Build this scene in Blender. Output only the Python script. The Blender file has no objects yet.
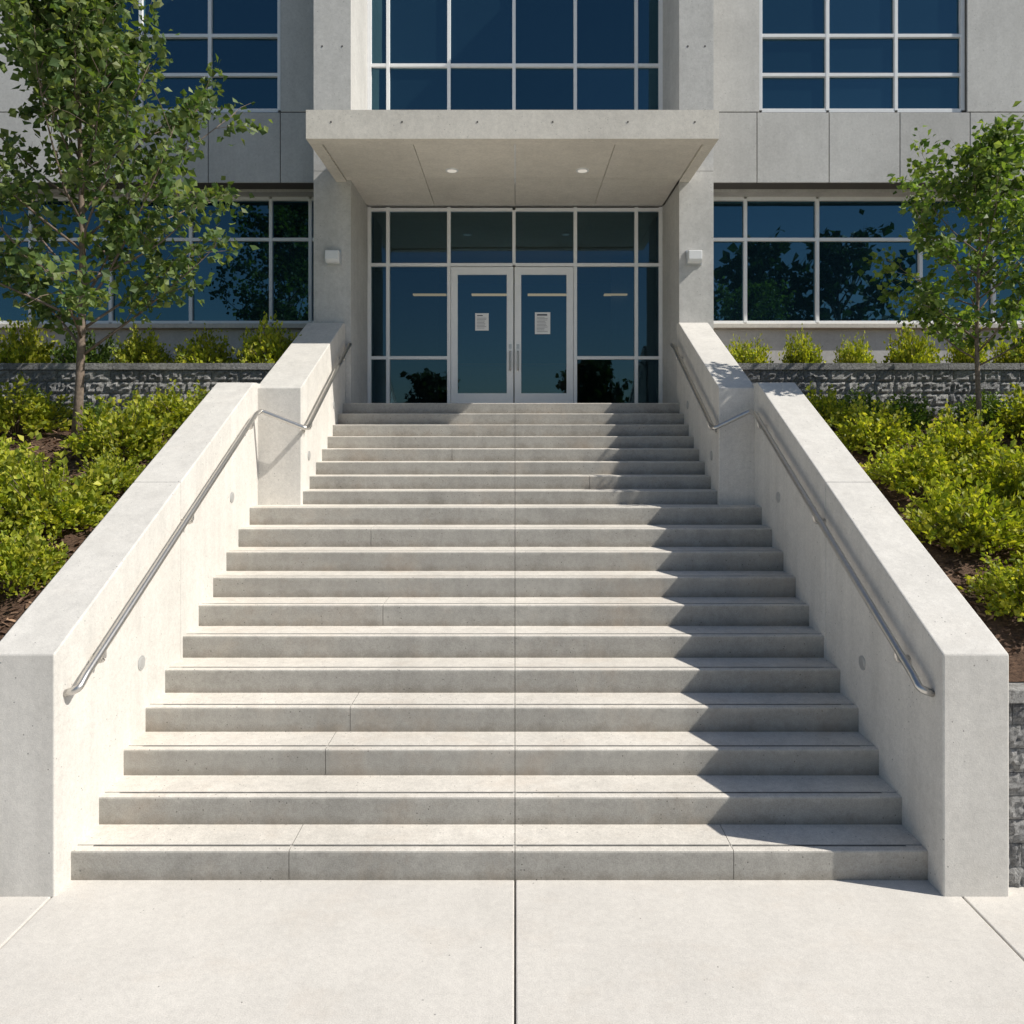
import bpy, bmesh, math, random
import numpy as np
from mathutils import Vector, Matrix, noise

scene = bpy.context.scene
COL = scene.collection
random.seed(7)

# ------------------------------------------------------------------ helpers
def link(o):
    COL.objects.link(o); return o

def parent(ch, p):
    ch.parent = p
    ch.matrix_parent_inverse = Matrix.Translation(-Vector(p.location))
    return ch

def thing(o, label, category, group=None):
    o["label"] = label; o["category"] = category
    if group: o["group"] = group
    return o

def empty(name, loc):
    e = bpy.data.objects.new(name, None)
    e.location = loc; e.empty_display_size = 0.3
    return link(e)

def mesh_obj(name, verts, faces, mat, par=None, bevel=0, smooth=False, origin=None, nsecond=None):
    vs = np.array(verts, dtype=float)
    if origin is None:
        mn = vs.min(0); mx = vs.max(0)
        origin = Vector(((mn[0]+mx[0])/2, (mn[1]+mx[1])/2, mn[2]))
    origin = Vector(origin)
    vs = vs - np.array(origin)
    me = bpy.data.meshes.new(name)
    me.from_pydata(vs.tolist(), [], faces)
    mats = mat if isinstance(mat, (list, tuple)) else [mat]
    for m in mats: me.materials.append(m)
    if nsecond is not None:
        for p in me.polygons:
            if p.index >= nsecond: p.material_index = 1
    if smooth:
        me.polygons.foreach_set("use_smooth", [True]*len(me.polygons))
    me.update()
    o = bpy.data.objects.new(name, me); o.location = origin
    link(o)
    if par: parent(o, par)
    if bevel:
        b = o.modifiers.new("bevel", 'BEVEL'); b.width = bevel; b.segments = 2
        b.limit_method = 'ANGLE'; b.angle_limit = math.radians(40)
    return o

class G:
    """geometry accumulator"""
    def __init__(s): s.v = []; s.f = []; s.second = None
    def box(s, x0, x1, y0, y1, z0, z1):
        n = len(s.v)
        s.v += [(x0,y0,z0),(x1,y0,z0),(x1,y1,z0),(x0,y1,z0),(x0,y0,z1),(x1,y0,z1),(x1,y1,z1),(x0,y1,z1)]
        s.f += [(n,n+3,n+2,n+1),(n+4,n+5,n+6,n+7),(n,n+1,n+5,n+4),(n+1,n+2,n+6,n+5),(n+2,n+3,n+7,n+6),(n+3,n,n+4,n+7)]
    def prism(s, x0, x1, prof):
        n = len(s.v); k = len(prof)
        s.v += [(x0,y,z) for y,z in prof] + [(x1,y,z) for y,z in prof]
        s.f.append(tuple(n+i for i in range(k))[::-1]); s.f.append(tuple(n+k+i for i in range(k)))
        for i in range(k):
            j = (i+1) % k
            s.f.append((n+i, n+j, n+k+j, n+k+i))
    def quad(s, a, b, c, d):
        n = len(s.v); s.v += [a,b,c,d]; s.f.append((n,n+1,n+2,n+3))
    def tube(s, pts, radii, sides=8, cap=True):
        pts = [Vector(p) for p in pts]
        n0 = len(s.v)
        up = Vector((0.13, 0.21, 1)).normalized()
        for i, p in enumerate(pts):
            d = (pts[min(i+1, len(pts)-1)] - pts[max(i-1, 0)]).normalized()
            ref = up if abs(d.dot(up)) < 0.95 else Vector((1, 0, 0))
            a = d.cross(ref).normalized(); b = d.cross(a)
            r = radii[i] if hasattr(radii, '__len__') else radii
            for k in range(sides):
                t = 2*math.pi*k/sides
                s.v.append(tuple(p + (a*math.cos(t)+b*math.sin(t))*r))
        for i in range(len(pts)-1):
            for k in range(sides):
                k2 = (k+1) % sides
                s.f.append((n0+i*sides+k, n0+i*sides+k2, n0+(i+1)*sides+k2, n0+(i+1)*sides+k))
        if cap:
            s.f.append(tuple(n0+k for k in range(sides))[::-1])
            s.f.append(tuple(n0+(len(pts)-1)*sides+k for k in range(sides)))
    def disc_y(s, c, r, depth, sides=24):
        s.tube([c, (c[0], c[1]+depth, c[2])], r, sides)
    def mark(s): s.second = len(s.f)
    def obj(s, name, mat, par=None, bevel=0, smooth=False):
        return mesh_obj(name, s.v, s.f, mat, par, bevel, smooth, None, s.second)

# ------------------------------------------------------------------ materials
def new_mat(name):
    m = bpy.data.materials.new(name); m.use_nodes = True
    nt = m.node_tree
    for n in list(nt.nodes): nt.nodes.remove(n)
    out = nt.nodes.new("ShaderNodeOutputMaterial")
    return m, nt, out

class N:
    def __init__(s, nt): s.nt = nt
    def add(s, t, **kw):
        n = s.nt.nodes.new(t)
        for k, v in kw.items(): setattr(n, k, v)
        return n
    def ln(s, a, b): s.nt.links.new(a, b)
    def noise(s, vec, scale, detail=4, rough=0.55):
        n = s.add("ShaderNodeTexNoise"); n.inputs["Scale"].default_value = scale
        n.inputs["Detail"].default_value = detail; n.inputs["Roughness"].default_value = rough
        s.ln(vec, n.inputs["Vector"]); return n.outputs["Fac"]
    def ramp(s, fac, p0, c0, p1, c1):
        r = s.add("ShaderNodeValToRGB")
        r.color_ramp.elements[0].position = p0; r.color_ramp.elements[1].position = p1
        def c(x): return (x, x, x, 1) if not hasattr(x, '__len__') else (*x[:3], 1)
        r.color_ramp.elements[0].color = c(c0); r.color_ramp.elements[1].color = c(c1)
        s.ln(fac, r.inputs[0]); return r.outputs[0]
    def mix(s, mode, fac, a, b):
        m = s.add("ShaderNodeMix", data_type='RGBA', blend_type=mode)
        for sock, val in ((m.inputs[0], fac), (m.inputs[6], a), (m.inputs[7], b)):
            if isinstance(val, (int, float)): sock.default_value = val
            elif isinstance(val, tuple): sock.default_value = (*val[:3], 1)
            else: s.ln(val, sock)
        return m.outputs[2]
    def mapping(s, vec, sc):
        m = s.add("ShaderNodeMapping"); m.inputs["Scale"].default_value = sc
        s.ln(vec, m.inputs["Vector"]); return m.outputs[0]
    def math(s, op, a, b):
        m = s.add("ShaderNodeMath", operation=op)
        for i, v in enumerate((a, b)):
            if isinstance(v, (int, float)): m.inputs[i].default_value = v
            else: s.ln(v, m.inputs[i])
        return m.outputs[0]
    def bump(s, h, strength, dist, nrm=None):
        b = s.add("ShaderNodeBump"); b.inputs["Strength"].default_value = strength
        b.inputs["Distance"].default_value = dist
        s.ln(h, b.inputs["Height"])
        if nrm: s.ln(nrm, b.inputs["Normal"])
        return b.outputs[0]

def concrete(name, base, riser=None, streak=0.12, mott=0.14, rough=0.85, tint=(1, .965, .91), speck=0.2, stain=0.0, island=0.0, grime=False, pits=0.5):
    m, nt, out = new_mat(name); n = N(nt)
    geo = n.add("ShaderNodeNewGeometry"); P = geo.outputs["Position"]
    b = tuple(base*t for t in tint)
    col = b
    mid = n.noise(P, 7, 6, 0.65)
    med = n.noise(P, 26, 5, 0.7)
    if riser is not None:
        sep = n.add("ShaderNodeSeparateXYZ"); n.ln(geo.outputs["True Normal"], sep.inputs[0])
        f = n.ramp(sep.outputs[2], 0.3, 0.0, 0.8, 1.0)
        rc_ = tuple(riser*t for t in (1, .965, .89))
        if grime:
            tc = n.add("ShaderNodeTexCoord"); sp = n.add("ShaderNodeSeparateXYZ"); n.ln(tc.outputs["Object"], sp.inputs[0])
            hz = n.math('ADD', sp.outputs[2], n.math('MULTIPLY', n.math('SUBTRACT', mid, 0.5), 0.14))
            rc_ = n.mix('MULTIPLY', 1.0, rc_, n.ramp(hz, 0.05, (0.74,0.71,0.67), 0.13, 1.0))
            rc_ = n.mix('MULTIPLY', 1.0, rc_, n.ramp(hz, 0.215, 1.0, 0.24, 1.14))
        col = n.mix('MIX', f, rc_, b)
    big = n.noise(P, 0.9, 5, 0.6)
    col = n.mix('MULTIPLY', 1.0, col, n.ramp(big, 0.3, 1-mott, 0.7, 1+mott*0.3))
    col = n.mix('MULTIPLY', 1.0, col, n.ramp(mid, 0.3, 1-mott*0.55, 0.68, 1.03))
    col = n.mix('MULTIPLY', 1.0, col, n.ramp(med, 0.32, 1-mott*0.8, 0.62, 1.03))
    if island:
        col = n.mix('MULTIPLY', 1.0, col, n.ramp(geo.outputs["Random Per Island"], 0.0, 1-island, 1.0, 1.03))
    if streak:
        st = n.noise(n.mapping(P, (6, 6, 0.5)), 1.0, 4, 0.6)
        col = n.mix('MULTIPLY', 1.0, col, n.ramp(st, 0.35, 1-streak, 0.62, 1.0))
    fine = n.noise(P, 130, 3, 0.7)
    col = n.mix('MULTIPLY', 1.0, col, n.ramp(fine, 0.3, 1-speck, 0.65, 1.05))
    vo = n.add("ShaderNodeTexVoronoi"); vo.inputs["Scale"].default_value = 20
    n.ln(P, vo.inputs["Vector"])
    pit = n.ramp(vo.outputs["Distance"], 0.06, 0.36, 0.12, 1.0)
    gate = n.ramp(n.noise(P, 3.1, 2), pits, 0.0, pits+0.08, 1.0)
    col = n.mix('MULTIPLY', gate, col, pit)
    if stain:
        s2 = n.noise(n.mapping(P, (1.1, 1.6, 1)), 1.3, 6, 0.7)
        col = n.mix('MIX', n.ramp(s2, 0.52, 0.0, 0.75, stain), col, (0.50, 0.36, 0.24))
    bs = n.add("ShaderNodeBsdfPrincipled"); bs.inputs["Roughness"].default_value = rough
    bs.inputs["Specular IOR Level"].default_value = 0.3
    n.ln(col, bs.inputs["Base Color"])
    bm_ = n.bump(med, 0.25, 0.006); bm_ = n.bump(fine, 0.4, 0.002, bm_)
    n.ln(bm_, bs.inputs["Normal"]); n.ln(bs.outputs[0], out.inputs[0])
    return m

def simple(name, col, rough=0.5, metal=0.0, spec=0.5, var=0.08, scale=12, bump=0.0):
    m, nt, out = new_mat(name); n = N(nt)
    geo = n.add("ShaderNodeNewGeometry")
    ns = n.noise(geo.outputs["Position"], scale, 4)
    c = n.mix('MULTIPLY', 1.0, tuple(col), n.ramp(ns, 0.3, 1-var, 0.7, 1.0))
    bs = n.add("ShaderNodeBsdfPrincipled"); n.ln(c, bs.inputs["Base Color"])
    bs.inputs["Roughness"].default_value = rough; bs.inputs["Metallic"].default_value = metal
    bs.inputs["Specular IOR Level"].default_value = spec
    if bump: n.ln(n.bump(ns, bump, 0.01), bs.inputs["Normal"])
    n.ln(bs.outputs[0], out.inputs[0]); return m

def emit(name, col, s):
    m, nt, out = new_mat(name); n = N(nt)
    e = n.add("ShaderNodeEmission"); e.inputs[0].default_value = (*col, 1); e.inputs[1].default_value = s
    n.ln(e.outputs[0], out.inputs[0]); return m

def leafmat(name, cols, trans=0.35, rough=0.5):
    m, nt, out = new_mat(name); n = N(nt)
    geo = n.add("ShaderNodeNewGeometry")
    r = n.add("ShaderNodeValToRGB"); n.ln(geo.outputs["Random Per Island"], r.inputs[0])
    els = r.color_ramp.elements
    while len(els) < len(cols): els.new(0.5)
    for i, c in enumerate(cols):
        els[i].position = i/(len(cols)-1); els[i].color = (*c, 1)
    ns = n.noise(geo.outputs["Position"], 3.0, 2)
    c = n.mix('MULTIPLY', 1.0, r.outputs[0], n.ramp(ns, 0.35, 0.65, 0.65, 1.15))
    bs = n.add("ShaderNodeBsdfPrincipled"); n.ln(c, bs.inputs["Base Color"])
    bs.inputs["Roughness"].default_value = rough; bs.inputs["Specular IOR Level"].default_value = 0.4
    tr = n.add("ShaderNodeBsdfTranslucent")
    n.ln(n.mix('MULTIPLY', 1.0, c, (1.5, 1.5, 0.5)), tr.inputs[0])
    mx = n.add("ShaderNodeMixShader"); mx.inputs[0].default_value = trans
    n.ln(bs.outputs[0], mx.inputs[1]); n.ln(tr.outputs[0], mx.inputs[2]); n.ln(mx.outputs[0], out.inputs[0])
    return m

def opaque_glass(name):
    m, nt, out = new_mat(name); n = N(nt)
    geo = n.add("ShaderNodeNewGeometry")
    ns = n.noise(geo.outputs["Position"], 0.9, 2)
    d = n.add("ShaderNodeBsdfDiffuse")
    n.ln(n.ramp(geo.outputs["Random Per Island"], 0.0, (0.004, 0.012, 0.018), 1.0, (0.008, 0.022, 0.032)), d.inputs[0])
    g = n.add("ShaderNodeBsdfGlossy"); g.inputs[1].default_value = 0.008
    n.ln(n.ramp(geo.outputs["Random Per Island"], 0.0, (0.24, 0.54, 0.72), 1.0, (0.30, 0.66, 0.90)), g.inputs[0])
    n.ln(n.bump(ns, 0.10, 0.02), g.inputs["Normal"])
    mx = n.add("ShaderNodeMixShader"); mx.inputs[0].default_value = 0.17
    n.ln(d.outputs[0], mx.inputs[1]); n.ln(g.outputs[0], mx.inputs[2]); n.ln(mx.outputs[0], out.inputs[0])
    return m

def clear_glass(name, tint=(0.40, 0.47, 0.50), refl=0.12):
    m, nt, out = new_mat(name); n = N(nt)
    t = n.add("ShaderNodeBsdfTransparent"); t.inputs[0].default_value = (*tint, 1)
    g = n.add("ShaderNodeBsdfGlossy"); g.inputs[0].default_value = (0.34, 0.66, 0.88, 1); g.inputs[1].default_value = 0.01
    mx = n.add("ShaderNodeMixShader"); mx.inputs[0].default_value = refl
    n.ln(t.outputs[0], mx.inputs[1]); n.ln(g.outputs[0], mx.inputs[2]); n.ln(mx.outputs[0], out.inputs[0])
    return m

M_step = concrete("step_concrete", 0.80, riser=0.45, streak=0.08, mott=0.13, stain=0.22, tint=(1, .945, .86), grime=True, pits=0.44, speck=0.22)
M_side = concrete("side_wall_concrete", 0.74, streak=0.08, mott=0.10, speck=0.14, tint=(1, .965, .905), stain=0.06, pits=0.50)
M_pave = concrete("pavement_concrete", 0.70, streak=0, mott=0.09, stain=0.14, speck=0.18, tint=(1, .955, .89), pits=0.58)
M_fac = concrete("facade_concrete", 0.66, streak=0.06, mott=0.14, tint=(1, .985, .95), speck=0.10, island=0.12)
M_fac2 = concrete("canopy_concrete", 0.78, streak=0.05, mott=0.13, tint=(1, .945, .85), speck=0.10, island=0.06)
M_joint = simple("dark_joint", (0.11, 0.105, 0.10), 0.9)  # plain dark grey for panel backing, slab bedding and tie holes
M_nose = simple("worn_nosing_strip", (0.17, 0.165, 0.155), 0.8, var=0.5, scale=9)
M_alu = simple("white_aluminium_frame", (0.88, 0.89, 0.90), 0.35, 0.0, 0.5, 0.04)
M_steel = simple("brushed_steel", (0.68, 0.66, 0.63), 0.36, 1.0, 0.5, 0.12, 40)
M_disc = simple("satin_metal_disc", (0.50, 0.50, 0.49), 0.45, 0.3, 0.5, 0.1, 40)
M_glass = opaque_glass("tinted_window_glass")
M_cglass = clear_glass("entrance_glass")
M_dglass = clear_glass("door_pane_glass", (0.5, 0.58, 0.62), 0.14)
M_lobwall = simple("lobby_wall", (0.08, 0.11, 0.14), 0.8)
M_lobceil = simple("lobby_ceiling", (0.42, 0.38, 0.26), 0.8)
M_lobfloor = simple("lobby_floor", (0.12, 0.12, 0.12), 0.3)
M_lobdesk = simple("lobby_desk", (0.16, 0.12, 0.09), 0.5)
M_strip = emit("lobby_light", (1.0, 0.70, 0.36), 0.55)
M_down = emit("downlight_lens", (1.0, 0.93, 0.80), 0.6)
M_paper = simple("paper", (0.85, 0.85, 0.85), 0.8, var=0.02)
M_ink = simple("ink", (0.06, 0.07, 0.1), 0.8)
M_white = simple("white_lamp_housing", (0.8, 0.81, 0.82), 0.4, var=0.03)
M_bark = simple("tree_bark", (0.24, 0.185, 0.145), 0.9, var=0.45, scale=30, bump=0.6)
M_leafA = leafmat("leaves_olive", [(0.06,0.11,0.035),(0.10,0.17,0.05),(0.17,0.24,0.07),(0.26,0.31,0.12)], 0.42)
M_leafB = leafmat("leaves_green", [(0.06,0.12,0.025),(0.11,0.19,0.035),(0.19,0.28,0.06),(0.27,0.34,0.10)], 0.42)
M_leafR = leafmat("leaves_street_tree", [(0.03,0.06,0.02),(0.05,0.09,0.025),(0.07,0.11,0.03)], 0.3)
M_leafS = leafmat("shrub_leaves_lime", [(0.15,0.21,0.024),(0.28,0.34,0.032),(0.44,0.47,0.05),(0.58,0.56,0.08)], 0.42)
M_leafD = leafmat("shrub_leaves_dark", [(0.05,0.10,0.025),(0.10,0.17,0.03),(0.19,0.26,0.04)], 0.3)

def block_mat():
    m, nt, out = new_mat("split_face_block"); n = N(nt)
    geo = n.add("ShaderNodeNewGeometry"); P = geo.outputs["Position"]
    r = n.ramp(geo.outputs["Random Per Island"], 0.0, (0.26,0.26,0.265), 1.0, (0.44,0.435,0.425))
    a = n.noise(P, 30, 6, 0.8)
    c = n.mix('MULTIPLY', 1.0, r, n.ramp(a, 0.32, 0.30, 0.62, 1.2))
    bs = n.add("ShaderNodeBsdfPrincipled"); bs.inputs["Roughness"].default_value = 0.95
    n.ln(c, bs.inputs["Base Color"]); n.ln(n.bump(a, 1.0, 0.03), bs.inputs["Normal"])
    n.ln(bs.outputs[0], out.inputs[0]); return m
M_block = block_mat()

def mulch_mat(name, a, b):
    m, nt, out = new_mat(name); n = N(nt)
    geo = n.add("ShaderNodeNewGeometry"); P = geo.outputs["Position"]
    k = n.noise(n.mapping(P, (1, 2.2, 1)), 30, 6, 0.75)
    c = n.ramp(k, 0.35, a, 0.7, b)
    bs = n.add("ShaderNodeBsdfPrincipled"); bs.inputs["Roughness"].default_value = 0.95
    n.ln(c, bs.inputs["Base Color"]); n.ln(n.bump(k, 1.0, 0.04), bs.inputs["Normal"])
    n.ln(bs.outputs[0], out.inputs[0]); return m
M_mulch = mulch_mat("mulch", (0.055, 0.030, 0.019), (0.26, 0.155, 0.10))
M_ground = mulch_mat("ground_turf", (0.03, 0.045, 0.018), (0.07, 0.09, 0.035))

def chip_mat():
    m, nt, out = new_mat("bark_chip"); n = N(nt)
    geo = n.add("ShaderNodeNewGeometry")
    c = n.ramp(geo.outputs["Random Per Island"], 0.0, (0.08,0.043,0.027), 1.0, (0.40,0.26,0.17))
    bs = n.add("ShaderNodeBsdfPrincipled"); bs.inputs["Roughness"].default_value = 0.9
    n.ln(c, bs.inputs["Base Color"]); n.ln(bs.outputs[0], out.inputs[0]); return m
M_chip = chip_mat()

# ------------------------------------------------------------------ ground & pavement
def structure(o): o["kind"] = "structure"; return o
structure(mesh_obj("ground", [(-400,-400,-0.05),(400,-400,-0.05),(400,400,-0.05),(-400,400,-0.05)], [(0,1,2,3)], M_ground))
g = G(); gap = 0.005
xs = [-11.4,-8.55,-5.7,-2.87,0.0,2.77,5.65,8.5,11.4]
ys = [-8.5,-5.6,-2.7,0.2,3.1,5.35]
for i in range(len(xs)-1):
    for j in range(len(ys)-1):
        g.box(xs[i]+gap, xs[i+1]-gap, ys[j]+gap, ys[j+1]-gap, -0.12, 0.0)
structure(g.obj("pavement", M_pave, bevel=0.008))
structure(mesh_obj("pavement_bedding", [(-11.4,-8.5,-0.035),(11.4,-8.5,-0.035),(11.4,5.3,-0.035),(-11.4,5.3,-0.035)], [(0,1,2,3)], M_joint))
structure(mesh_obj("road", [(-200,-17,-0.045),(200,-17,-0.045),(200,-8.8,-0.045),(-200,-8.8,-0.045)], [(0,1,2,3)], simple("asphalt", (0.05,0.05,0.052), 0.9, var=0.3, scale=20)))

# ------------------------------------------------------------------ staircase
R1, T1, D1 = 0.1893, 0.34, 5.05
R2, T2 = 0.1517, 0.289
LX0, LX1 = -2.85, 2.65
UX0, UX1 = -2.37, 2.26
stairs = thing(empty("staircase", (0, D1, 0)), "wide weathered concrete staircase rising in two flights to a glazed entrance", "stairs")
ys_, zs_ = [], []
for k in range(1, 20):
    if k <= 11: ys_.append(D1+(k-1)*T1); zs_.append(k*R1)
    else: ys_.append(D1+10*T1+T1+(k-12)*T2); zs_.append(11*R1+(k-11)*R2)
TOPZ = zs_[-1]; TOPY = ys_[-1]
rj = random.Random(3)
seams = {1:[-1.43,1.40],3:[-1.37],4:[-1.28],7:[-1.2],10:[-1.45],13:[0.9],15:[-0.8]}
for i in range(19):
    k = i+1
    y0, z1 = ys_[i], zs_[i]
    z0 = (zs_[i-1] if i else 0.0) - 0.06
    y1 = (ys_[i+1] + 0.06) if i < 18 else 11.6
    x0, x1 = (LX0-0.02, LX1+0.02) if k <= 11 else (UX0-0.02, UX1+0.02)
    cuts = sorted([x0, x1, 0.0] + [c + rj.uniform(-.04, .04) for c in seams.get(k, [])])
    g = G(); nose = G()
    c = 0.012
    prof = [(y0+0.001, z0), (y1, z0), (y1, z1), (y0+0.078, z1), (y0+0.076, z1-0.006), (y0+0.056, z1-0.006), (y0+0.054, z1),
            (y0+c, z1), (y0+c*0.3, z1-c*0.3), (y0, z1-c)]
    for a, b in zip(cuts[:-1], cuts[1:]):
        w = 0.0022
        aa, bb = a+(w if a > x0 else 0), b-(w if b < x1 else 0)
        g.prism(aa, bb, prof)
        nose.box(max(aa, x0+0.12)+0.01, min(bb, x1-0.12)-0.01, y0+0.0575, y0+0.0745, z1-0.008, z1-0.001)
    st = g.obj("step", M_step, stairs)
    if k <= 11: parent(nose.obj("nosing_strip", M_nose), st)
g = G()
g.box(-2.9, 2.85, 11.58, 12.5, 3.0, TOPZ-0.002)
g.obj("landing", M_step, stairs)

# ------------------------------------------------------------------ side walls
def side_wall(sgn, inner, up_inner):
    o_in, o_out = inner, inner + sgn*0.41
    u_in, u_out = up_inner, inner + sgn*0.02
    root = thing(empty("stair_side_wall", (o_in+sgn*0.2, 4.87, 0)), "pale concrete wall stepping up beside the staircase, sloping top", "wall", "concrete walls flanking the staircase")
    YF = 4.87
    def top(y): return 1.50 + (y-4.87)*(3.43-1.50)/(8.6-4.87)
    g = G(); e = 0.003; ym = 6.72
    a, b = min(o_in, o_out), max(o_in, o_out)
    g.prism(a, b, [(YF,-0.01),(ym-e,-0.01),(ym-e,top(ym-e)),(YF,1.5)])
    g.prism(a, b, [(ym+e,-0.01),(8.93,-0.01),(8.93,3.43),(8.6,3.43),(ym+e,top(ym+e))])
    g.obj("lower_wall", M_side, root, bevel=0.010)
    g = G(); a, b = min(u_in, u_out), max(u_in, u_out)
    g.prism(a, b, [(8.72,0.5),(11.0,0.5),(11.0,4.41),(10.88,4.41),(8.72,3.38)])
    g.obj("upper_wall", M_side, root, bevel=0.010)
    for (yy, zz, xx) in [(6.0,1.12,o_in),(7.92,2.23,o_in),(9.05,2.62,u_in),(10.3,3.25,u_in)]:
        g = G()
        s = -sgn
        g.tube([(xx-s*0.01,yy,zz),(xx+s*0.006,yy,zz)], 0.055, 24)
        g.tube([(xx+s*0.006,yy,zz),(xx+s*0.010,yy,zz)], [0.046,0.040], 24)
        g.obj("wall_disc", M_disc, root, smooth=False)
    return root
side_wall(-1, LX0, UX0)
side_wall(1, LX1, UX1)

# ------------------------------------------------------------------ handrails
def fillet(pts, r=0.07, n=6):
    pts = [Vector(p) for p in pts]; out = [pts[0]]
    for i in range(1, len(pts)-1):
        a, b, c = pts[i-1], pts[i], pts[i+1]
        ra = min(r, (a-b).length*0.45); rc = min(r, (c-b).length*0.45)
        p0 = b + (a-b).normalized()*ra; p2 = b + (c-b).normalized()*rc
        for k in range(n+1):
            t = k/n; out.append(p0*(1-t)**2 + b*2*t*(1-t) + p2*t*t)
    out.append(pts[-1]); return out

def handrail(sgn, inner, up_inner):
    xr = inner - sgn*0.085; xu = up_inner - sgn*0.085
    root = thing(empty("handrail", (xr, 4.95, 1.0)), "brushed steel tube handrail bracketed to the concrete stair wall", "handrail", "steel handrails on the stair walls")
    g = G()
    path = fillet([(inner-sgn*0.005,4.985,1.22),(xr,4.985,1.25),(xr,5.08,1.315),(xr,8.40,3.08),(xr,8.56,3.12),(xu,8.58,2.93),(xu,8.70,2.96),(xu,10.84,4.10),(xu,10.95,4.12),(up_inner,10.96,4.04)], 0.03, 5)
    g.tube(path, 0.025, 16)
    g.obj("rail", M_steel, root, smooth=True)
    def z_at(y, seg):
        return 1.315 + (y-5.08)*(3.08-1.315)/(8.40-5.08) if seg == 0 else 2.96 + (y-8.70)*(4.10-2.96)/(10.84-8.70)
    for y, seg in [(5.3,0),(6.75,0),(8.3,0),(8.82,1),(10.6,1)]:
        xw, xx = (inner, xr) if seg == 0 else (up_inner, xu)
        z = z_at(y, seg)
        g = G()
        g.tube(fillet([(xw,y,z-0.10),(xx,y,z-0.10),(xx,y,z-0.012)], 0.04, 5), 0.013, 10)
        g.tube([(xw+sgn*0.004,y,z-0.10),(xw-sgn*0.010,y,z-0.10)], 0.042, 18)
        g.obj("bracket", M_steel, root, smooth=False)
handrail(-1, LX0, UX0); handrail(1, LX1, UX1)

# ------------------------------------------------------------------ building
bld = thing(empty("office_building", (0, 12.3, 0)), "modern grey concrete office building with blue tinted windows and entrance canopy", "building")

def wall_panels(rects, y, t, name, mat):
    g = G(); e = 0.006
    for (x0,x1,z0,z1) in rects: g.box(x0+e, x1-e, y, y+t, z0+e, z1-e)
    g.obj(name, mat, bld, bevel=0.006)
    g = G()
    for (x0,x1,z0,z1) in rects: g.box(x0+0.001, x1-0.001, y+0.016, y+t-0.01, z0+0.001, z1-0.001)
    g.obj(name+"_backing", M_joint, bld)

YW = 12.0
def row(xsl, z0, z1): return [(xsl[i], xsl[i+1], z0, z1) for i in range(len(xsl)-1)]
rx = [2.78,3.69,4.79,5.87,6.94,8.0,9.1,10.2,11.3,12.4]
lx = [-12.2,-11.1,-10.0,-8.95,-7.88,-6.80,-5.74,-4.68,-3.58,-2.82]
rectsR = row(rx, 6.70, 7.78) + row([2.78,3.73], 7.78, 10.7) + row([6.89,8.6], 7.78, 10.7) + row([11.76,12.4], 7.78, 10.7) + row(rx, 10.7, 11.9)
rectsL = row(lx, 6.70, 7.78) + row([-3.58,-2.82], 7.78, 10.7) + row([-8.4,-6.74], 7.78, 10.7) + row([-12.2,-11.56], 7.78, 10.7) + row(lx, 10.7, 11.9)
wall_panels(rectsR, YW, 0.32, "wing_wall", M_fac)
wall_panels(rectsL, YW, 0.32, "wing_wall", M_fac)
for (a, b) in ((2.785, 12.4), (-12.2, -2.825)):
    g = G(); g.box(a, b, 12.31, 12.9, 6.66, 6.95); g.obj("soffit", M_fac, bld)
    g = G(); g.box(a, b, 12.52, 12.85, 2.6, 4.54); g.obj("base_wall", M_fac, bld)
    g = G(); g.box(a, b, 12.42, 12.84, 4.545, 4.62); g.obj("sill", M_fac2, bld, bevel=0.008)
g = G(); g.box(-2.29, 2.29, 12.1, 12.5, 10.9, 11.9); g.obj("centre_wall", M_fac, bld, bevel=0.01)
g = G()
g.box(-12.2, -4.5, 12.95, 24, 0, 11.8); g.box(4.5, 12.4, 12.95, 24, 0, 11.8)
g.box(-4.49, 4.49, 12.95, 24, 6.80, 11.8); g.box(-4.49, 4.49, 18.5, 24, 0, 6.79)
g.obj("rear_block", M_fac, bld)
def column(x0, x1, hx):
    g = G()
    g.box(x0, x1, 11.02, 12.34, 3.0, 6.55)
    g.box(x0, x1, 11.02, 12.34, 6.556, 9.95); g.box(x0, x1, 11.02, 12.34, 9.956, 12.1)
    g.mark()
    for x in hx:
        for z in (7.4, 8.3, 9.2): g.disc_y((x, 11.016, z), 0.013, 0.03, 12)
    return g.obj("column", [M_fac, M_joint], bld)
column(-2.82, -2.30, (-2.70, -2.42)); column(2.30, 2.78, (2.42, 2.66))
# canopy
can = empty("canopy", (0, 9.42, 6.42)); parent(can, bld)
g = G()
CX0, CX1 = -2.50, 2.44
g.box(CX0, CX1, 9.41, 9.60, 6.40, 6.745)
g.box(CX0, CX0+0.14, 9.602, 12.2, 6.40, 6.745); g.box(CX1-0.14, CX1, 9.602, 12.2, 6.40, 6.745)
g.mark()
for x in (-2.2, -1.35, -0.45, 0.45, 1.35, 2.15): g.disc_y((x, 9.406, 6.60), 0.011, 0.03, 12)
g.obj("fascia", [M_fac2, M_joint], can)
g = G()
cs = [CX0+0.143, -1.25, 0.0, 1.23, CX1-0.143]; cy = [9.603, 10.9, 12.2]
for i in range(4):
    for j in range(2): g.box(cs[i]+0.003, cs[i+1]-0.003, cy[j]+0.003, cy[j+1]-0.003, 6.425, 6.70)
g.obj("canopy_soffit", M_fac2, can, bevel=0.004)
for x in (-0.85, 0.91):
    g = G(); g.tube([(x,10.6,6.425),(x,10.6,6.412)], [0.09,0.085], 28)
    d = g.obj("downlight", M_white, can)
    g = G(); g.tube([(x,10.6,6.4118),(x,10.6,6.408)], [0.065,0.062], 28); g.obj("downlight_lens", M_down, can)

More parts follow.
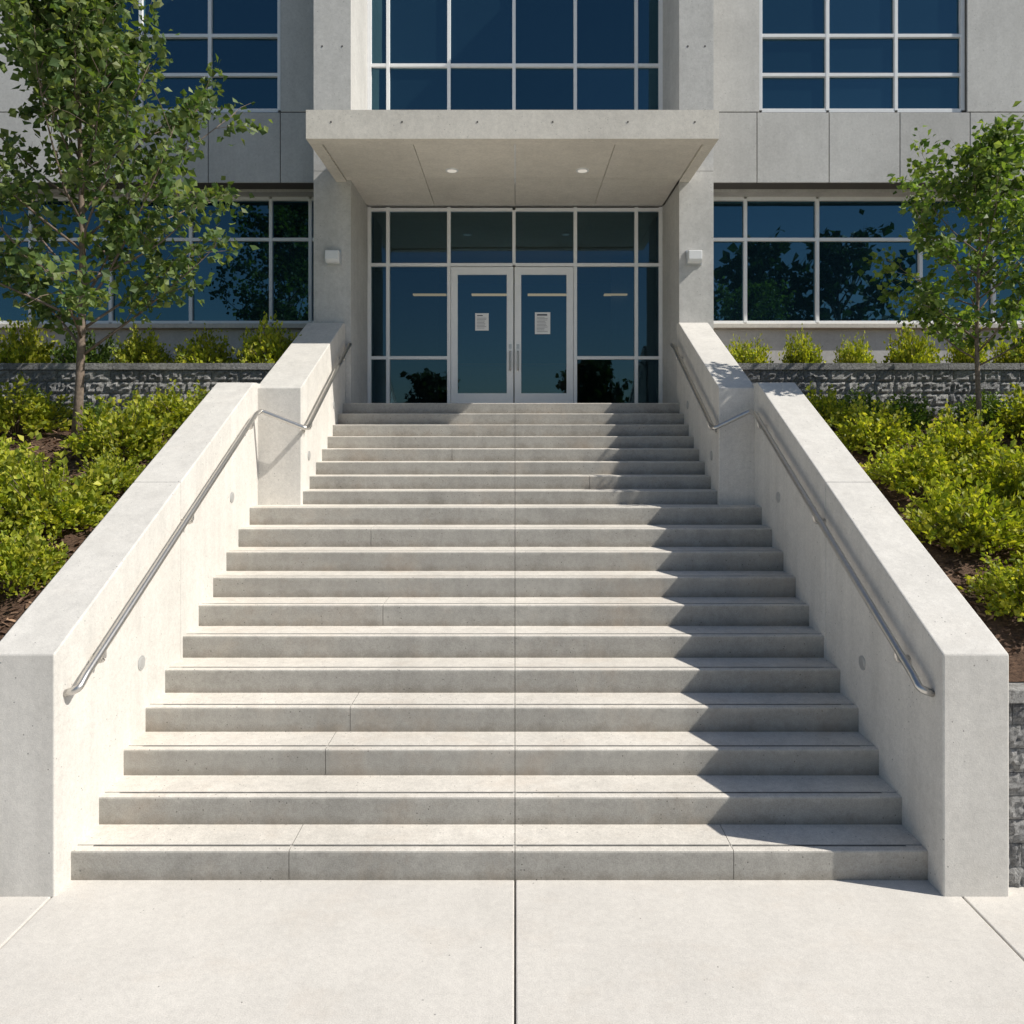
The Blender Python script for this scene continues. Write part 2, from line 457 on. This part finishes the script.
# windows
rw = random.Random(5)
def window(name, vx, hz, y, fw=0.06, fd=0.09, glass=M_glass, gname="window_glass", mid=0.052):
    g = G()
    for i, x in enumerate(vx):
        w = fw if i in (0, len(vx)-1) else mid
        g.box(x-w/2, x+w/2, y-fd/2, y+fd/2, hz[0]+0.001, hz[-1]-0.001)
    for i, z in enumerate(hz):
        w = fw if i in (0, len(hz)-1) else mid
        for j in range(len(vx)-1):
            g.box(vx[j]+fw/2-0.008, vx[j+1]-fw/2+0.008, y-fd/2+0.004, y+fd/2-0.004, z-w/2, z+w/2)
    fr = g.obj(name, M_alu, bld, bevel=0.003)
    g = G()
    for j in range(len(vx)-1):
        for i in range(len(hz)-1):
            d = [rw.uniform(-0.006, 0.006) for _ in range(3)]
            x0, x1, z0, z1 = vx[j], vx[j+1], hz[i], hz[i+1]
            g.quad((x0,y+0.01+d[0],z0),(x1,y+0.01+d[1],z0),(x1,y+0.01+d[1]+d[2],z1),(x0,y+0.01+d[0]+d[2],z1))
    gl = mesh_obj(gname, g.v, g.f, glass)
    parent(gl, fr)
    return fr
def lerp(a, b, n): return [a+(b-a)*i/n for i in range(n+1)]
hzU = [7.83, 8.38, 8.98, 9.9, 10.68]
window("window", [3.76,4.79,5.84,6.86], hzU, 12.10)
window("window", lerp(8.63,11.73,3), hzU, 12.10)
window("window", [-6.71,-5.74,-4.68,-3.61], hzU, 12.10)
window("window", lerp(-11.53,-8.43,3), hzU, 12.10)
hzG = [4.65, 5.98, 6.63]
window("window", [2.82,3.68,4.83,6.48,7.65,9.3,10.45,12.35], hzG, 12.60)
window("window", [-12.15,-10.3,-9.02,-7.74,-6.46,-5.18,-3.90,-3.27,-2.86], hzG, 12.60)
EX = [-2.27,-1.98,-1.03,-0.016,0.94,1.89,2.27]
window("window", EX, [6.79, 7.7, 8.62, 9.9, 10.87], 12.30)
EZ = [3.325, 4.06, 5.51, 6.37]
def entr_skip(j, i): return j in (2, 3) and i in (0, 1)
g = G(); y = 12.30
for x in EX:
    if abs(x+0.016) < 0.01: g.box(x-0.025, x+0.025, y-0.05, y+0.05, 5.51, 6.36)
    else: g.box(x-0.027, x+0.027, y-0.05, y+0.05, TOPZ, 6.41)
for i, z in enumerate(EZ):
    for j in range(6):
        if j in (2,3) and i in (0,1): continue
        g.box(EX[j]+0.022, EX[j+1]-0.022, y-0.046, y+0.046, z-0.025, z+0.025)
ent = g.obj("entrance_screen", M_alu, bld, bevel=0.003)
g = G()
for j in range(6):
    for i in range(3):
        if entr_skip(j, i): continue
        d = [rw.uniform(-0.003, 0.003) for _ in range(3)]
        x0, x1, z0, z1 = EX[j], EX[j+1], EZ[i], EZ[i+1]
        g.quad((x0,y+d[0],z0),(x1,y+d[1],z0),(x1,y+d[1]+d[2],z1),(x0,y+d[0]+d[2],z1))
parent(g.obj("entrance_glass", M_cglass), ent)
g = G(); g.box(-2.29, 2.29, 12.2, 12.5, 6.43, 6.75); g.obj("entrance_header", M_fac, bld)
def door(x0, x1, hx):
    g = G(); y0, y1 = 12.255, 12.305; z0, z1 = TOPZ+0.012, 5.475
    st = 0.105
    g.box(x0, x0+st, y0, y1, z0, z1); g.box(x1-st, x1, y0, y1, z0, z1)
    g.box(x0+st-0.001, x1-st+0.001, y0+0.002, y1-0.002, z0, z0+0.20); g.box(x0+st-0.001, x1-st+0.001, y0+0.002, y1-0.002, z1-0.12, z1)
    d = g.obj("door", M_alu, bld, bevel=0.004)
    g = G(); g.quad((x0+st,12.28,z0+0.2),(x1-st,12.28,z0+0.2),(x1-st,12.28,z1-0.12),(x0+st,12.28,z1-0.12))
    parent(g.obj("door_glass", M_dglass), d)
    g = G()
    g.tube(fillet([(hx,12.255,3.87),(hx,12.19,3.87),(hx,12.19,4.15),(hx,12.255,4.15)], 0.03, 5), 0.015, 12)
    g.box(hx-0.022, hx+0.022, 12.247, 12.254, 4.20, 4.27)
    parent(g.obj("door_handle", M_steel, bevel=0), d)
door(-0.998, -0.024, -0.075); door(-0.008, 0.908, 0.045)

# lobby interior
g = G(); g.quad((-2.34,12.36,3.291),(2.34,12.36,3.291),(2.34,12.75,3.291),(-2.34,12.75,3.291))
g.quad((-4.4,12.74,3.288),(4.4,12.74,3.288),(4.4,18.4,3.288),(-4.4,18.4,3.288)); g.obj("lobby_floor", M_lobfloor, bld)
g = G(); g.quad((-2.34,12.36,6.40),(2.34,12.36,6.40),(2.34,12.75,6.40),(-2.34,12.75,6.40))
g.quad((-4.4,12.74,6.403),(4.4,12.74,6.403),(4.4,18.4,6.403),(-4.4,18.4,6.403)); g.obj("lobby_ceiling", M_lobceil, bld)
g = G()
g.box(-4.48,-4.4,12.86,18.4,3.0,6.75); g.box(4.4,4.48,12.86,18.4,3.0,6.75); g.box(-4.48,4.48,18.4,18.48,3.0,6.75)
g.box(-2.36,-2.31,12.345,12.86,3.0,6.65); g.box(2.31,2.36,12.345,12.86,3.0,6.65)
g.box(-4.48,-2.315,12.861,12.90,3.0,6.65); g.box(2.315,4.48,12.861,12.90,3.0,6.65)
g.box(-3.2,-1.6,16.5,16.6,3.3,6.3); g.box(1.9,3.4,15.5,15.6,3.3,6.3)
g.obj("lobby_wall", M_lobwall, bld)
for (a,b,yy) in [(-2.0,-1.35,15.4),(-0.85,-0.15,15.4),(0.25,1.1,15.4),(1.75,2.2,15.4)]:
    g = G(); g.box(a,b,yy,yy+0.14,5.60,5.625); g.obj("lobby_light", M_strip, bld)
g = G(); g.box(-1.3,1.4,17.0,17.7,3.3,4.35); g.box(-1.4,1.5,16.95,17.75,4.352,4.40); g.obj("reception_desk", M_lobdesk, bld)

# wall lamps
for x in (-2.54, 2.50):
    root = thing(empty("wall_lamp", (x, 11.0, 5.25)), "small white box wall lamp fixed to a concrete column", "wall lamp", "wall lamps beside the entrance")
    g = G(); g.prism(x-0.095, x+0.095, [(10.93,5.26),(11.0,5.25),(11.0,5.42),(10.90,5.42),(10.90,5.30)])
    g.obj("lamp_housing", M_white, root, bevel=0.01)
    g = G(); g.box(x-0.11, x+0.11, 11.0, 11.018, 5.235, 5.435); g.obj("mounting_plate", M_steel, root)

def notice(x, z, w, h, big, label):
    root = thing(empty("paper_notice", (x, 12.25, z)), label, "notice", "paper notices on the entrance doors")
    g = G(); g.box(x-w/2, x+w/2, 12.268, 12.270, z-h/2, z+h/2); g.obj("sheet", M_paper, root)
    g = G(); zz = z+h/2-0.03; r = random.Random(big)
    g.box(x-w*0.36, x+w*(0.30 if big else 0.05), 12.2655, 12.2675, zz-(0.022 if big else 0.012), zz)
    zz -= 0.045
    while zz > z-h/2+0.04:
        g.box(x-w*0.38, x+w*r.uniform(0.1, 0.38), 12.2655, 12.2675, zz-0.004, zz); zz -= 0.022
    g.obj("print", M_ink, root)
notice(-0.515, 4.62, 0.21, 0.27, 0, "white printed paper notice taped to glass entrance door")
notice(0.43, 4.60, 0.24, 0.34, 1, "larger white paper notice with bold heading on glass door")

# ------------------------------------------------------------------ planting beds
def zt(x, y):
    pts = [(4.9,1.17),(6.5,1.95),(8.6,2.86),(9.9,3.08)]
    if y <= pts[0][0]: z = pts[0][1]
    elif y >= pts[-1][0]: z = pts[-1][1]
    else:
        for (a, za), (b, zb) in zip(pts[:-1], pts[1:]):
            if a <= y <= b: z = za+(zb-za)*(y-a)/(b-a); break
    return z + 0.05*noise.noise(Vector((x*1.3, y*1.3, 0))) + 0.02*noise.noise(Vector((x*5, y*5, 3)))
def sheet(name, x0, x1, y0, y1, nx, ny, fz, mat):
    v = [(x0+(x1-x0)*i/nx, y0+(y1-y0)*j/ny, 0) for j in range(ny+1) for i in range(nx+1)]
    v = [(x, y, fz(x, y)) for x, y, _ in v]
    f = [(j*(nx+1)+i, j*(nx+1)+i+1, (j+1)*(nx+1)+i+1, (j+1)*(nx+1)+i) for j in range(ny) for i in range(nx)]
    return structure(mesh_obj(name, v, f, mat, smooth=True))
for s in (-1, 1):
    xin = -3.2 if s < 0 else 3.0
    a, b = sorted((xin, s*12.3))
    sheet("mulch_bed", a, b, 5.1, 9.95, 110, 60, zt, M_mulch)
    a, b = sorted((s*2.75, s*12.3))
    sheet("terrace_bed", a, b, 9.85, 12.6, 90, 30, lambda x, y: 3.62+0.03*noise.noise(Vector((x*2, y*2, 7))), M_mulch)
rc = random.Random(11)
V, F = [], []
for s in (-1, 1):
    for _ in range(9000):
        x = s*rc.uniform(3.1, 8.5); y = 5.2 + rc.random()*4.6
        z = zt(x, y)+0.012; L = rc.uniform(0.012, 0.036); W = L*rc.uniform(0.25, 0.5)
        a = rc.uniform(0, math.pi); d = Vector((math.cos(a), math.sin(a), rc.uniform(-.5, .5)))*L
        p = Vector((-math.sin(a), math.cos(a), rc.uniform(-.6, .6)))*W
        c = Vector((x, y, z)); n0 = len(V)
        V += [tuple(c-d-p), tuple(c+d-p*0.6), tuple(c+d+p), tuple(c-d+p*0.7)]; F.append((n0,n0+1,n0+2,n0+3))
ch = mesh_obj("bark_chips", V, F, M_chip); ch["kind"] = "stuff"

def block_wall(x0, x1, yf, z0, z1, seed, label, group):
    r = random.Random(seed); V, F = [], []
    H = 0.15; cap = 0.08
    def block(a, b, zb, zc, y, rough, dep=0.26):
        nx, nz = (9, 5) if rough > 0.01 else (4, 1); n0 = len(V)
        for j in range(nz+1):
            for i in range(nx+1):
                edge = i in (0, nx) or j in (0, nz)
                dy = 0.006 + r.uniform(-.002,.002) if edge else -r.uniform(-0.006, rough)
                if rough <= 0.01: dy = r.uniform(-rough, rough)*0.3
                V.append((a+(b-a)*i/nx, y+dy, zb+(zc-zb)*j/nz))
        for j in range(nz):
            for i in range(nx):
                F.append((n0+j*(nx+1)+i, n0+j*(nx+1)+i+1, n0+(j+1)*(nx+1)+i+1, n0+(j+1)*(nx+1)+i))
        m = len(V); V.extend([(a,y+dep,zb),(b,y+dep,zb),(b,y+dep,zc),(a,y+dep,zc)])
        bl, br = n0, n0+nx; tl, tr = n0+nz*(nx+1), n0+nz*(nx+1)+nx
        F.append((m+1,m,m+3,m+2))
        F.append(tuple([m+3]+list(range(tl, tr+1))+[m+2]))
        F.append(tuple([m]+[m+1]+list(range(br, bl-1, -1))))
        F.append(tuple([m]+[bl+(nx+1)*j for j in range(nz+1)]+[m+3]))
        F.append(tuple([m+2]+[br+(nx+1)*j for j in range(nz, -1, -1)]+[m+1]))
    z = z1-cap; k = 0
    while z > z0:
        x = x0 - (0.0 if k % 2 else 0.16)
        while x < x1:
            w = r.choice([0.24, 0.30, 0.36]); a, b = max(x, x0), min(x+w, x1)
            if b-a > 0.05: block(a+0.002, b-0.002, z-H+0.002, z-0.002, yf, 0.026)
            x += w
        z -= H; k += 1
    x = x0
    while x < x1:
        b = min(x+0.45, x1)
        if b-x > 0.04: block(x+0.002, b-0.002, z1-cap, z1, yf-0.03, 0.008, 0.33)
        x += 0.45
    o = mesh_obj("retaining_wall", V, F, M_block)
    thing(o, label, "retaining wall", group)
gw = "split-face block retaining walls"
block_wall(-12.2, -2.88, 9.8, 2.7, 3.75, 1, "grey split-face block retaining wall holding the shrub terrace", gw)
block_wall(2.68, 12.2, 9.8, 2.7, 3.75, 2, "grey split-face block retaining wall holding the shrub terrace", gw)
block_wall(-12.2, -3.27, 4.98, -0.05, 1.25, 3, "low grey block retaining wall fronting the mulch bed", gw)
block_wall(3.07, 12.2, 4.98, -0.05, 1.25, 4, "low grey block retaining wall fronting the mulch bed", gw)

# ------------------------------------------------------------------ foliage
def leaf_mesh(centers, dirs, sizes, rnd, wid=0.42):
    n = len(centers)
    C = np.array(centers); D = np.array(dirs); S = np.array(sizes)[:, None]
    D /= np.linalg.norm(D, axis=1)[:, None] + 1e-9
    R = rnd.normal(size=(n, 3)); A = np.cross(D, R); A /= np.linalg.norm(A, axis=1)[:, None] + 1e-9
    B = np.cross(D, A)
    v0 = C; v3 = C + D*S
    m = C + D*S*0.45
    v1 = m + A*S*wid + B*S*0.14; v2 = m - A*S*wid + B*S*0.14
    V = np.stack([v0, v1, v3, v2], 1).reshape(-1, 3)
    idx = np.arange(n)*4
    F = [(i, i+1, i+2) for i in idx] + [(i, i+2, i+3) for i in idx]
    return V.tolist(), F

def make_tree(base, height, cbase, crad, nbr, leaf, lpt, seed, mat, label, trunk_r=0.055, lean=0.0, sub=6, group=None, peak=0.35, vary=(0.75,1.12), empt=0.10, lowprof=0.7, drop=1.15, elev=(18,42), twig=(0.16,0.34), spread=0.034, wob=0.05):
    rnd = np.random.default_rng(seed); r = random.Random(seed)
    base = Vector(base)
    root = thing(empty("tree", base), label, "tree", group)
    g = G(); npt = 12; tp = []
    for i in range(npt):
        t = i/(npt-1)
        tp.append(base + Vector((lean*t + wob*(math.sin(t*7+seed)-math.sin(seed)), wob*math.sin(t*5+seed*2), height*0.97*t - 0.05)))
    g.tube(tp, [trunk_r*(1.25 if i == 0 else 1)*(1-0.88*i/(npt-1)) for i in range(npt)], 9)
    def trunk_at(t):
        f = t*(npt-1); i = min(int(f), npt-2); return tp[i].lerp(tp[i+1], f-i)
    C, D, S = [], [], []
    t0 = cbase/height
    for b in range(nbr):
        u = (b+0.5)/nbr; t = t0 + (0.97-t0)*u
        if u < peak: prof = lowprof + (1-lowprof)*(u/peak)
        else: prof = 1.0 - 0.78*((u-peak)/(1-peak))**drop
        L = crad*prof*r.uniform(*vary)
        az = b*2.39996 + r.uniform(-.4, .4)
        el = math.radians(r.uniform(*elev) + 25*u)
        p0 = trunk_at(t*0.93)
        d = Vector((math.cos(az)*math.cos(el), math.sin(az)*math.cos(el), math.sin(el)))
        pts = [p0]; q = p0.copy(); dd = d.copy(); L /= max(math.cos(el), .55)**0.5
        for s in range(5):
            dd = (dd + Vector((r.uniform(-.16,.16), r.uniform(-.16,.16), r.uniform(-.06,.17)))).normalized()
            q = q + dd*L/5; pts.append(q.copy())
        rr = trunk_r*0.36*(1-0.5*u)
        g.tube(pts, [rr*(1-0.8*i/5) for i in range(6)], 5)
        for s in range(sub):
            f = 0.22 + 0.78*(s+0.6)/sub; fi = min(int(f*5), 4); sp = pts[fi].lerp(pts[fi+1], f*5-fi)
            side = Vector((r.uniform(-1,1), r.uniform(-1,1), r.uniform(-.35,.9))).normalized()
            tw = (dd*0.7 + side).normalized(); TL = crad*r.uniform(*twig)
            ep = sp + tw*TL + Vector((0,0,-0.03))
            mp = sp.lerp(ep, 0.5) + Vector((0,0,0.03))
            g.tube([sp, mp, ep], [rr*0.28, rr*0.2, rr*0.1], 4, cap=False)
            if r.random() < empt: continue
            k = int(lpt*r.uniform(0.5, 1.4))
            for _ in range(k):
                a = r.random()**0.8
                c = sp.lerp(ep, a*1.05) + Vector(rnd.normal(size=3))*crad*spread
                C.append(tuple(c)); ld = Vector(rnd.normal(size=3))*0.8 + tw*0.5 + Vector((0,0,-0.35))
                D.append(tuple(ld)); S.append(leaf*r.uniform(0.6, 1.25))
    g.obj("trunk", M_bark, root, smooth=True)
    V, F = leaf_mesh(C, D, S, rnd)
    mesh_obj("crown", V, F, mat, root)
    return root

GT = "young trees in the planting beds"
make_tree((-4.70, 8.45, zt(-4.70,8.45)), 5.6, 1.0, 2.0, 42, 0.098, 42, 6, M_leafA, "slender open-crowned deciduous tree growing in the mulch bed", 0.050, lean=0.05, sub=8, group=GT, peak=0.28, vary=(0.72,1.12), empt=0.08, lowprof=0.85, drop=0.95, spread=0.036, wob=0.025)
make_tree((4.97, 8.42, zt(4.97,8.42)), 3.42, 0.95, 1.12, 30, 0.080, 34, 15, M_leafB, "small young leafy tree with thin trunk in mulch bed", 0.032, lean=0.02, sub=7, group=GT, peak=0.45, vary=(0.80,1.15), lowprof=0.9, drop=1.5, elev=(10,32), twig=(0.18,0.40), spread=0.042, wob=0.02)
for (x, y, h, cr, sd) in [(14.2,-20,14.5,4.6,21),(-14,-24,11,4.2,22),(5.5,-32,8.0,3.2,23),(-6.5,-34,7.0,3.0,24),(19,-20,15,5,25)]:
    make_tree((x, y, -0.05), h, 1.8, cr, 34, 0.55, 9, sd, M_leafR, "tall broad leafy street tree standing across the road", 0.22, sub=8, group="street trees across the road", peak=0.4)

def shrub_mesh(name, R, H, nspr, nl, leaf, seed, upright=0.0):
    rnd = np.random.default_rng(seed); r = random.Random(seed)
    C, D, S = [], [], []; g = G()
    for s in range(nspr):
        az = r.uniform(0, 2*math.pi); el = math.asin(r.uniform(0.02, 1.0))
        lump = 0.80 + 0.34*noise.noise(Vector((math.cos(az)*1.8+seed, math.sin(az)*1.8, el*2.5))) + r.uniform(-.12, .17)
        d = Vector((math.cos(az)*math.cos(el)*R, math.sin(az)*math.cos(el)*R, (0.08+0.92*math.sin(el))*H))*lump
        p0 = Vector((math.cos(az)*0.08*R, math.sin(az)*0.08*R, 0)); 
        p1 = p0 + d
        bend = Vector((0,0,0.10*H))
        if s % 3 == 0: g.tube([p0, p0.lerp(p1, .5)+bend*.6, p1], [0.006,0.004,0.002], 3, cap=False)
        for k in range(nl):
            a = 0.40 + 0.66*(k/nl) + r.uniform(-.03,.03)
            c = p0.lerp(p1, a) + bend*(4*a*(1-a))*.6 + Vector(rnd.normal(size=3))*0.022*R/0.4
            ld = d.normalized()*0.7 + Vector(rnd.normal(size=3))*0.6 + Vector((0,0,0.25+upright))
            C.append(tuple(c)); D.append(tuple(ld)); S.append(leaf*r.uniform(0.6, 1.25))
    V, F = leaf_mesh(C, D, S, rnd, 0.38)
    me = bpy.data.meshes.new(name); me.from_pydata(V, [], F); 
    st = bpy.data.meshes.new(name+"_stems"); st.from_pydata(g.v, [], g.f); st.materials.append(M_bark)
    return me, st
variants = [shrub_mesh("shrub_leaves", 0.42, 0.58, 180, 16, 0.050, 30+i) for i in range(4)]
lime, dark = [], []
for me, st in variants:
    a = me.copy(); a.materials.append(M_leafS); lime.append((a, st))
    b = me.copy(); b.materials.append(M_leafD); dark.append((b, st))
rs = random.Random(77)
def shrub(x, y, z, sc, kind, label, group, tall=1.0):
    me, st = rs.choice(lime if kind == 'l' else dark)
    root = thing(empty("shrub", (x, y, z)), label, "shrub", group)
    root.rotation_euler = (0, 0, rs.uniform(0, 6.28)); 
    root.scale = (sc*rs.uniform(.92,1.1), sc*rs.uniform(.92,1.1), tall*sc*rs.uniform(.88,1.12))
    for nm, m in (("foliage", me), ("stems", st)):
        o = bpy.data.objects.new(nm, m); link(o); o.parent = root
    return root
GL = "lime-green shrubs in the mulch beds"
beds = [ # left bed
 (-3.70,8.8,1.1,'l'),(-4.0,8.0,1.2,'l'),(-4.2,9.2,.75,'l'),(-5.45,8.6,1.15,'l'),(-4.75,7.2,1.15,'l'),(-3.75,7.35,.8,'l'),
 (-5.6,9.3,.75,'d'),(-5.55,7.7,1.15,'l'),(-3.95,6.7,1.15,'l'),(-4.6,6.3,1.25,'l'),(-5.5,6.8,1.2,'l'),(-6.3,8.7,1.1,'l'),(-7.0,9.3,.9,'l'),
 (-6.6,7.7,1.1,'l'),(-3.8,6.0,1.0,'l'),(-4.45,5.5,1.1,'l'),(-5.4,5.8,1.2,'l'),(-7.4,8.4,1.1,'l'),(-4.95,9.25,.7,'d'),
 # right bed
 (3.5,9.0,.85,'l'),(4.05,9.2,.9,'d'),(3.75,8.25,1.1,'l'),(4.35,8.8,.9,'d'),(3.75,7.35,1.1,'l'),(4.45,7.85,1.05,'l'),(5.5,9.2,.85,'d'),(5.7,8.5,1.15,'l'),
 (4.45,6.95,1.15,'l'),(5.2,7.4,1.15,'l'),(6.4,9.1,.9,'d'),(3.72,6.5,1.1,'l'),(4.45,6.1,1.2,'l'),(5.3,6.5,1.2,'l'),(6.1,7.7,1.15,'l'),
 (6.7,8.5,1.1,'l'),(3.7,5.7,.95,'l'),(4.35,5.4,.9,'l'),(5.2,5.7,1.15,'l'),(6.2,6.9,1.15,'l'),(7.4,9.0,1.1,'l')]
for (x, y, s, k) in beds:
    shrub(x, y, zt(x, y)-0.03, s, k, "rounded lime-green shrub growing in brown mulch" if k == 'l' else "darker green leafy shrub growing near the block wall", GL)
GTt = "small shrubs on the terrace above the block walls"
x = -3.25; i = 0
while x > -8.6:
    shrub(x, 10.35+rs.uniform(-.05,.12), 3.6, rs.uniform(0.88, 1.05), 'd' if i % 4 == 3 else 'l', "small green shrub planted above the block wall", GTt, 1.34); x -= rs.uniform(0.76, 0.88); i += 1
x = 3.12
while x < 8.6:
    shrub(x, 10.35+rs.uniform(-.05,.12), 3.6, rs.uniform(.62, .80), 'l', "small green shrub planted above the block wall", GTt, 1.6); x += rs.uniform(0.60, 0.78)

# ------------------------------------------------------------------ light, sky, camera
sdir = Vector((1.24, -0.36, 1.27)).normalized()
el = math.asin(sdir.z); rot = math.atan2(sdir.x, sdir.y)
w = bpy.data.worlds.new("World"); scene.world = w; w.use_nodes = True
nt = w.node_tree
bg = nt.nodes["Background"]; bg.inputs[1].default_value = 0.085
sk = nt.nodes.new("ShaderNodeTexSky"); sk.sky_type = 'NISHITA'; sk.sun_disc = False
sk.sun_elevation = el; sk.sun_rotation = rot; sk.dust_density = 0.6; sk.ozone_density = 1.3
nt.links.new(sk.outputs[0], bg.inputs[0])
L = bpy.data.lights.new("sun", 'SUN'); L.energy = 5.0; L.angle = math.radians(0.5); L.color = (1.0, 0.95, 0.86)
lo = bpy.data.objects.new("sun", L); lo.rotation_euler = sdir.to_track_quat('Z', 'Y').to_euler(); lo.location = sdir*50
link(lo)
cam = bpy.data.cameras.new("camera"); co = bpy.data.objects.new("camera", cam); link(co)
co.location = (0, 0, 2.857); co.rotation_euler = (math.radians(90), 0, 0)
cam.sensor_width = 36; cam.lens = 787/1024*36; cam.shift_x = -3/1024; cam.shift_y = -77/1024
cam.clip_end = 1500
scene.camera = co
scene.view_settings.view_transform = 'Standard'; scene.view_settings.look = 'None'; scene.view_settings.exposure = 0
